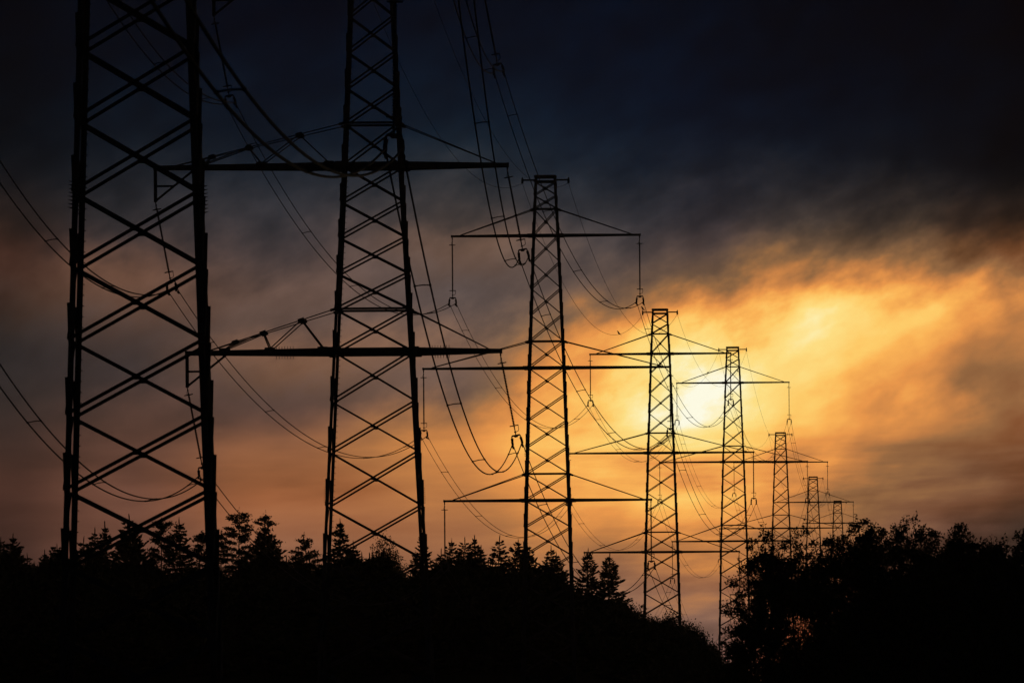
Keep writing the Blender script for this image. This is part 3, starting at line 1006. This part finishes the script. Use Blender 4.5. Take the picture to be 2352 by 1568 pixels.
# the packed wood below the skyline, which nobody could count
def build_thicket():
    r = np.random.default_rng(5)
    prof_x = [-60, 0, 75, 135, 225, 300, 380, 470, 530, 575, 650, 675, 750, 825, 880, 930, 975, 1025, 1100, 1170, 1226, 1276, 1316, 1351, 1416, 1441]
    prof_y = [1275, 1275, 1282, 1268, 1265, 1262, 1285, 1277, 1292, 1260, 1257, 1282, 1266, 1260, 1260, 1305, 1286, 1262, 1270, 1288, 1276, 1290, 1325, 1340, 1362, 1390]
    base = [conifer_quads(5.0, 1.5, 900 + k, whorl=.34, nb=7, ragged=.4, z0=.02) for k in range(4)]
    out = []
    for k in range(270):
        x = -60 + 1500 * (k + r.random()) / 270
        d = r.uniform(1045, 1135)
        y = np.interp(x, prof_x, prof_y) + abs(r.normal()) * 20 + 8
        p = P(x, y, d)
        gz = ground_z(p.x, p.y) - .2
        H = p.z - gz
        if H < 1.0: continue
        s = H / 5.3
        Q = base[k % 4] * np.array([max(s, .7) * 1.0, max(s, .7) * 1.0, s])
        a = r.random() * 6.28
        c_, s_ = math.cos(a), math.sin(a)
        Q = Q @ np.array([[c_, s_, 0], [-s_, c_, 0], [0, 0, 1]])
        out.append(Q + np.array([p.x, p.y, gz]))
        # leafy scrub round the feet
        n = 340
        pos = np.array([p.x, p.y, gz]) + r.normal(size=(n, 3)) * np.array([.9, 1.0, 0.0]) + np.array([0, 0, 1.0]) * r.random((n, 1)) * H * .86
        out.append(leaf_cards(pos, 0.4, r))
    Q = np.concatenate(out)
    o = place('conifer_thicket', quads_mesh('conifer_thicket', Q, NEEDLE))
    tag(o, 'dense black mass of young conifers and scrub under the skyline', 'wood', kind='stuff')


build_thicket()


# ------------------------------------------------------------------ shrubs and the bank falling to the right
def shrub(x, y, d, wpx, label, seed, kind='shrub', leaf=0.13, n=5000, twigs=0):
    p = P(x, y, d)
    gz = ground_z(p.x, p.y) - 0.15
    H = max(0.9, p.z - gz)
    w = wpx / F * d
    root = empty(kind, (p.x, p.y, gz))
    tag(root, label, 'shrub', 'shrubs on the falling bank')
    r = random.Random(seed)
    m = MB()
    for i in range(9):
        a = r.random() * 6.28; e = r.uniform(.15, .8)
        q = Vector((math.cos(a) * w * .45 * e, math.sin(a) * w * .4 * e, H * r.uniform(.6, .93)))
        m.tube([(0.1 * math.cos(a), 0.1 * math.sin(a), -0.2), q * .5 + Vector((0, 0, H * .08)), q], 0.04, 5, 0.01)
    for i in range(twigs):
        a = r.random() * 6.28
        q = Vector((math.cos(a) * w * .5 * r.random(), math.sin(a) * w * .4, H * r.uniform(.55, .8)))
        t = q + Vector((r.uniform(-.35, .35), r.uniform(-.3, .3), r.uniform(.5, .95)))
        m.tube([q, q.lerp(t, .5) + Vector((r.uniform(-.05, .05), 0, 0)), t], 0.014, 4, 0.006)
    m.build('stem', BARK, root)
    Q = leafy_quads(int(n * 2.2), (w * .5, w * .42, H * .62), seed, leaf, 0.38, base=H * .36, lumps=16)
    z = Q[:, :, 2]
    top = np.quantile(z.max(axis=1), 0.994)
    Q[:, :, 2] = np.where(z > 0, z * (H / top), z)
    place('foliage', quads_mesh('foliage', Q, LEAF), root)


SHRUBS = [
    (868, 1248, 1072, 135, 'round-topped broadleaf shrub between the legs of the second pylon', 15000, 12),
    (905, 1275, 1066, 90, 'round shrub sloping down to the right leg of the second pylon', 6000, 0),
    (1428, 1376, 1085, 80, 'shrub with a bough reaching right below the last spruce', 5200, 0),
    (1452, 1392, 1100, 80, 'twiggy shrub with bare shoots on the upper bank', 2600, 34),
    (1478, 1408, 1080, 80, 'low shrub on the bank left of the fourth pylon', 4500, 10),
    (1522, 1412, 1090, 120, 'wide rounded shrub at the foot of the fourth pylon', 7500, 4),
    (1566, 1428, 1085, 80, 'spiky shrub right of the fourth pylon foot', 5000, 14),
    (1598, 1440, 1082, 80, 'rounded shrub halfway down the bank', 5200, 4),
    (1622, 1462, 1084, 62, 'shrub with ragged outer edge low on the bank', 4200, 6),
    (1640, 1490, 1080, 60, 'small shrub at the steep end of the bank', 3600, 4),
    (1662, 1522, 1078, 62, 'lowest shrub where the bank meets the leafy trees', 3600, 4),
]
for i, (x, y, d, w, label, n, tw) in enumerate(SHRUBS):
    shrub(x, y, d, w, label, 40 + i, n=n, twigs=tw, leaf=0.15)


def build_scrub():
    r = np.random.default_rng(8)
    xs = [1380, 1441, 1476, 1516, 1566, 1601, 1621, 1641, 1656, 1676, 1715]
    ys = [1370, 1396, 1420, 1420, 1432, 1452, 1468, 1496, 1520, 1545, 1570]
    out = []
    for k in range(150):
        x = r.uniform(1380, 1715); d = r.uniform(1055, 1110)
        y = np.interp(x, xs, ys) + 4 + abs(r.normal()) * 26
        p = P(x, y, d); gz = ground_z(p.x, p.y)
        h = max(0.4, p.z - gz)
        n = 420
        pos = np.array([p.x, p.y, gz]) + r.normal(size=(n, 3)) * np.array([.9, .9, 0]) * min(1, h) + np.array([0, 0, 1.0]) * r.random((n, 1)) * h
        out.append(leaf_cards(pos, 0.22, r))
    o = place('bramble_scrub', quads_mesh('bramble_scrub', np.concatenate(out), LEAF))
    tag(o, 'low black bramble scrub covering the falling bank', 'scrub', kind='stuff')


build_scrub()


# ------------------------------------------------------------------ leafy trees on the right
def leafy_tree(x, y, d, label, seed, wpx, n_leaf=14000, leaf=0.125):
    loose = n_leaf < 19500
    r = random.Random(seed)
    nr = np.random.default_rng(seed)
    p = P(x, y, d)
    gz = ground_z(p.x, p.y) - 0.1
    H = p.z - gz
    w = wpx / F * d
    root = empty('leafy_tree', (p.x, p.y, gz))
    tag(root, label, 'leafy tree', 'leafy trees at the right')
    m = MB()
    ends = []

    def grow(a, dr, L, rad, depth):
        b = a + dr * L
        mid = a.lerp(b, .5) + Vector((r.uniform(-.06, .06), r.uniform(-.06, .06), r.uniform(-.04, .04))) * L
        m.tube([a, mid, b], rad, 6 if depth < 2 else 4, rad * .62)
        if depth >= 2:
            for g in (0.35, 0.7, 1.0):
                ends.append((a.lerp(b, g), depth))
        if depth >= 4: return
        k = 3 if depth < 3 else 2
        for i in range(k):
            ax = Vector((r.uniform(-1, 1), r.uniform(-1, 1), r.uniform(-.25, .5)))
            nd = (dr * 0.9 + ax * (0.55 if depth else .5)).normalized()
            nd = (nd + Vector((0, 0, 0.12))).normalized()
            grow(b, nd, L * r.uniform(.62, .85), rad * .6, depth + 1)
    stems = 4
    for i in range(stems):
        a = 6.28 * i / stems + r.random()
        dr = Vector((math.cos(a) * r.uniform(.1, .42), math.sin(a) * .3, 1)).normalized()
        grow(Vector((0.25 * math.cos(a), 0.25 * math.sin(a), -0.2)), dr, H * r.uniform(.24, .34), 0.1, 0)
    # bring the limbs inside the measured crown
    V = np.array(m.v)
    E = np.array([tuple(e[0]) for e in ends])
    sx = (w * .5) / np.quantile(np.abs(E[:, 0]), .93)
    sz = H * .97 / E[:, 2].max()
    sc = np.array([sx, sx, sz])
    m.v = [tuple(v) for v in V * sc]
    E = E * sc
    nc = max(60, n_leaf // 75)
    wgt = (E[:, 2] / H) ** 1.5 + .1
    cc = E[nr.choice(len(E), nc, p=wgt / wgt.sum())] + nr.normal(size=(nc, 3)) * .1
    rad = (.2 + .3 * nr.random(nc))
    k = nr.integers(0, nc, n_leaf)
    d3 = nr.normal(size=(n_leaf, 3)); d3 /= np.linalg.norm(d3, axis=1)[:, None]
    c = cc[k] + d3 * (rad[k] * nr.random(n_leaf) ** .5)[:, None] * np.array([1.15, 1.15, .8])
    # lower skirt of suckers
    ns = n_leaf // (7 if loose else 4)
    sk = np.stack([nr.normal(size=ns) * w * .24, nr.normal(size=ns) * w * .24, nr.random(ns) ** 1.2 * H * .55], axis=1)
    lump = np.sin(sk[:, 0] * 2.1 + seed) * np.sin(sk[:, 2] * 2.7 + seed * 2)
    sk = sk[lump > (0.05 if loose else -0.25)]
    c = np.concatenate([c, sk])
    c = c[(c[:, 2] > 0.05)]
    # leafy shoots that stand above the crown
    sh = []
    tops = E[E[:, 2] > np.quantile(E[:, 2], .72)]
    for i in range(46):
        b = tops[nr.integers(0, len(tops))]
        L = .35 + .55 * nr.random()
        t = b + np.array([nr.normal() * .16, nr.normal() * .16, L])
        m.tube([b, (b + t) / 2 + nr.normal(size=3) * .02, t], 0.013, 4, 0.005)
        g = nr.random(13)[:, None]
        sh.append(b + (t - b) * g + nr.normal(size=(13, 3)) * .055)
    m.build('trunk', BARK, root)
    c = np.concatenate([c] + sh)
    place('crown', quads_mesh('crown', leaf_cards(c, leaf, nr), LEAF), root)


LEAFY = [
    (1722, 1398, 560, 'low loose tree at the left end of the leafy trees', 61, 140, 7500),
    (1780, 1207, 575, 'loose-crowned tree with sky showing through, in front of the fifth pylon', 62, 225, 16000),
    (1738, 1306, 585, 'slim see-through tree over the left leg side of the leafy clump', 71, 92, 4800),
    (1836, 1236, 600, 'small leafy tree between the two legs of the sixth pylon', 70, 140, 8500),
    (1880, 1262, 590, 'thin leafy tree covering the feet of the sixth and seventh pylons', 63, 170, 9500),
    (1960, 1192, 565, 'dense tree just right of the farthest pylon', 64, 230, 19800),
    (2050, 1188, 585, 'dense rounded tree between the farthest pylon and the two tall crowns', 69, 220, 19600),
    (2128, 1186, 570, 'tallest leafy crown with upright shoots', 65, 230, 20000),
    (2190, 1202, 560, 'high crown directly right of the tallest leafy crown', 68, 200, 20000),
    (2262, 1212, 575, 'rounded dark tree left of the right picture edge', 66, 230, 24000),
    (2362, 1258, 560, 'sloping dark tree cut by the right picture edge', 67, 230, 22000),
]
for x, y, d, label, seed, w, n in LEAFY:
    leafy_tree(x, y, d, label, seed, w, n)


def build_hedge():
    r = np.random.default_rng(18)
    xs = [1650, 1720, 1800, 1900, 1960, 2050, 2150, 2250, 2420]
    ys = [1560, 1505, 1480, 1430, 1350, 1320, 1310, 1310, 1330]
    out = []
    for k in range(420):
        x = r.uniform(1672, 2420) ; d = r.uniform(585, 620)
        if r.random() > sstep(x, 1700, 1950) + 0.6: continue
        y = np.interp(x, xs, ys) + abs(r.normal()) * 45
        p = P(x, y, d); gz = ground_z(p.x, p.y)
        h = max(.5, p.z - gz)
        n = int(140 * h) + 50
        pos = np.array([p.x, p.y, gz]) + r.normal(size=(n, 3)) * np.array([.5, .5, 0]) + np.array([0, 0, 1.0]) * r.random((n, 1)) * h
        out.append(leaf_cards(pos, 0.13, r))
    o = place('undergrowth', quads_mesh('undergrowth', np.concatenate(out), LEAF))
    tag(o, 'tangled dark undergrowth beneath the leafy trees at right', 'undergrowth', kind='stuff')


build_hedge()


# ------------------------------------------------------------------ evening haze
def build_haze():
    m = MB()
    x0, x1, y0, y1, z0, z1 = -900, 900, -60, 3300, -4.0, 75.0
    m.prism([(x0, y0, z0), (x1, y0, z0), (x1, y1, z0), (x0, y1, z0)], [(x0, y0, z1), (x1, y0, z1), (x1, y1, z1), (x0, y1, z1)])
    mat = bpy.data.materials.new('haze')
    mat.use_nodes = True
    t = mat.node_tree
    t.nodes.clear()
    v = t.nodes.new('ShaderNodeVolumePrincipled')
    v.inputs['Color'].default_value = (1.0, 0.85, 0.7, 1)
    v.inputs['Density'].default_value = HAZE
    v.inputs['Anisotropy'].default_value = 0.8
    o = t.nodes.new('ShaderNodeOutputMaterial')
    t.links.new(v.outputs[0], o.inputs['Volume'])
    h = m.build('haze', mat)
    tag(h, 'thin warm evening haze over the power line', 'haze', kind='stuff')


HAZE = 0.000008
build_haze()
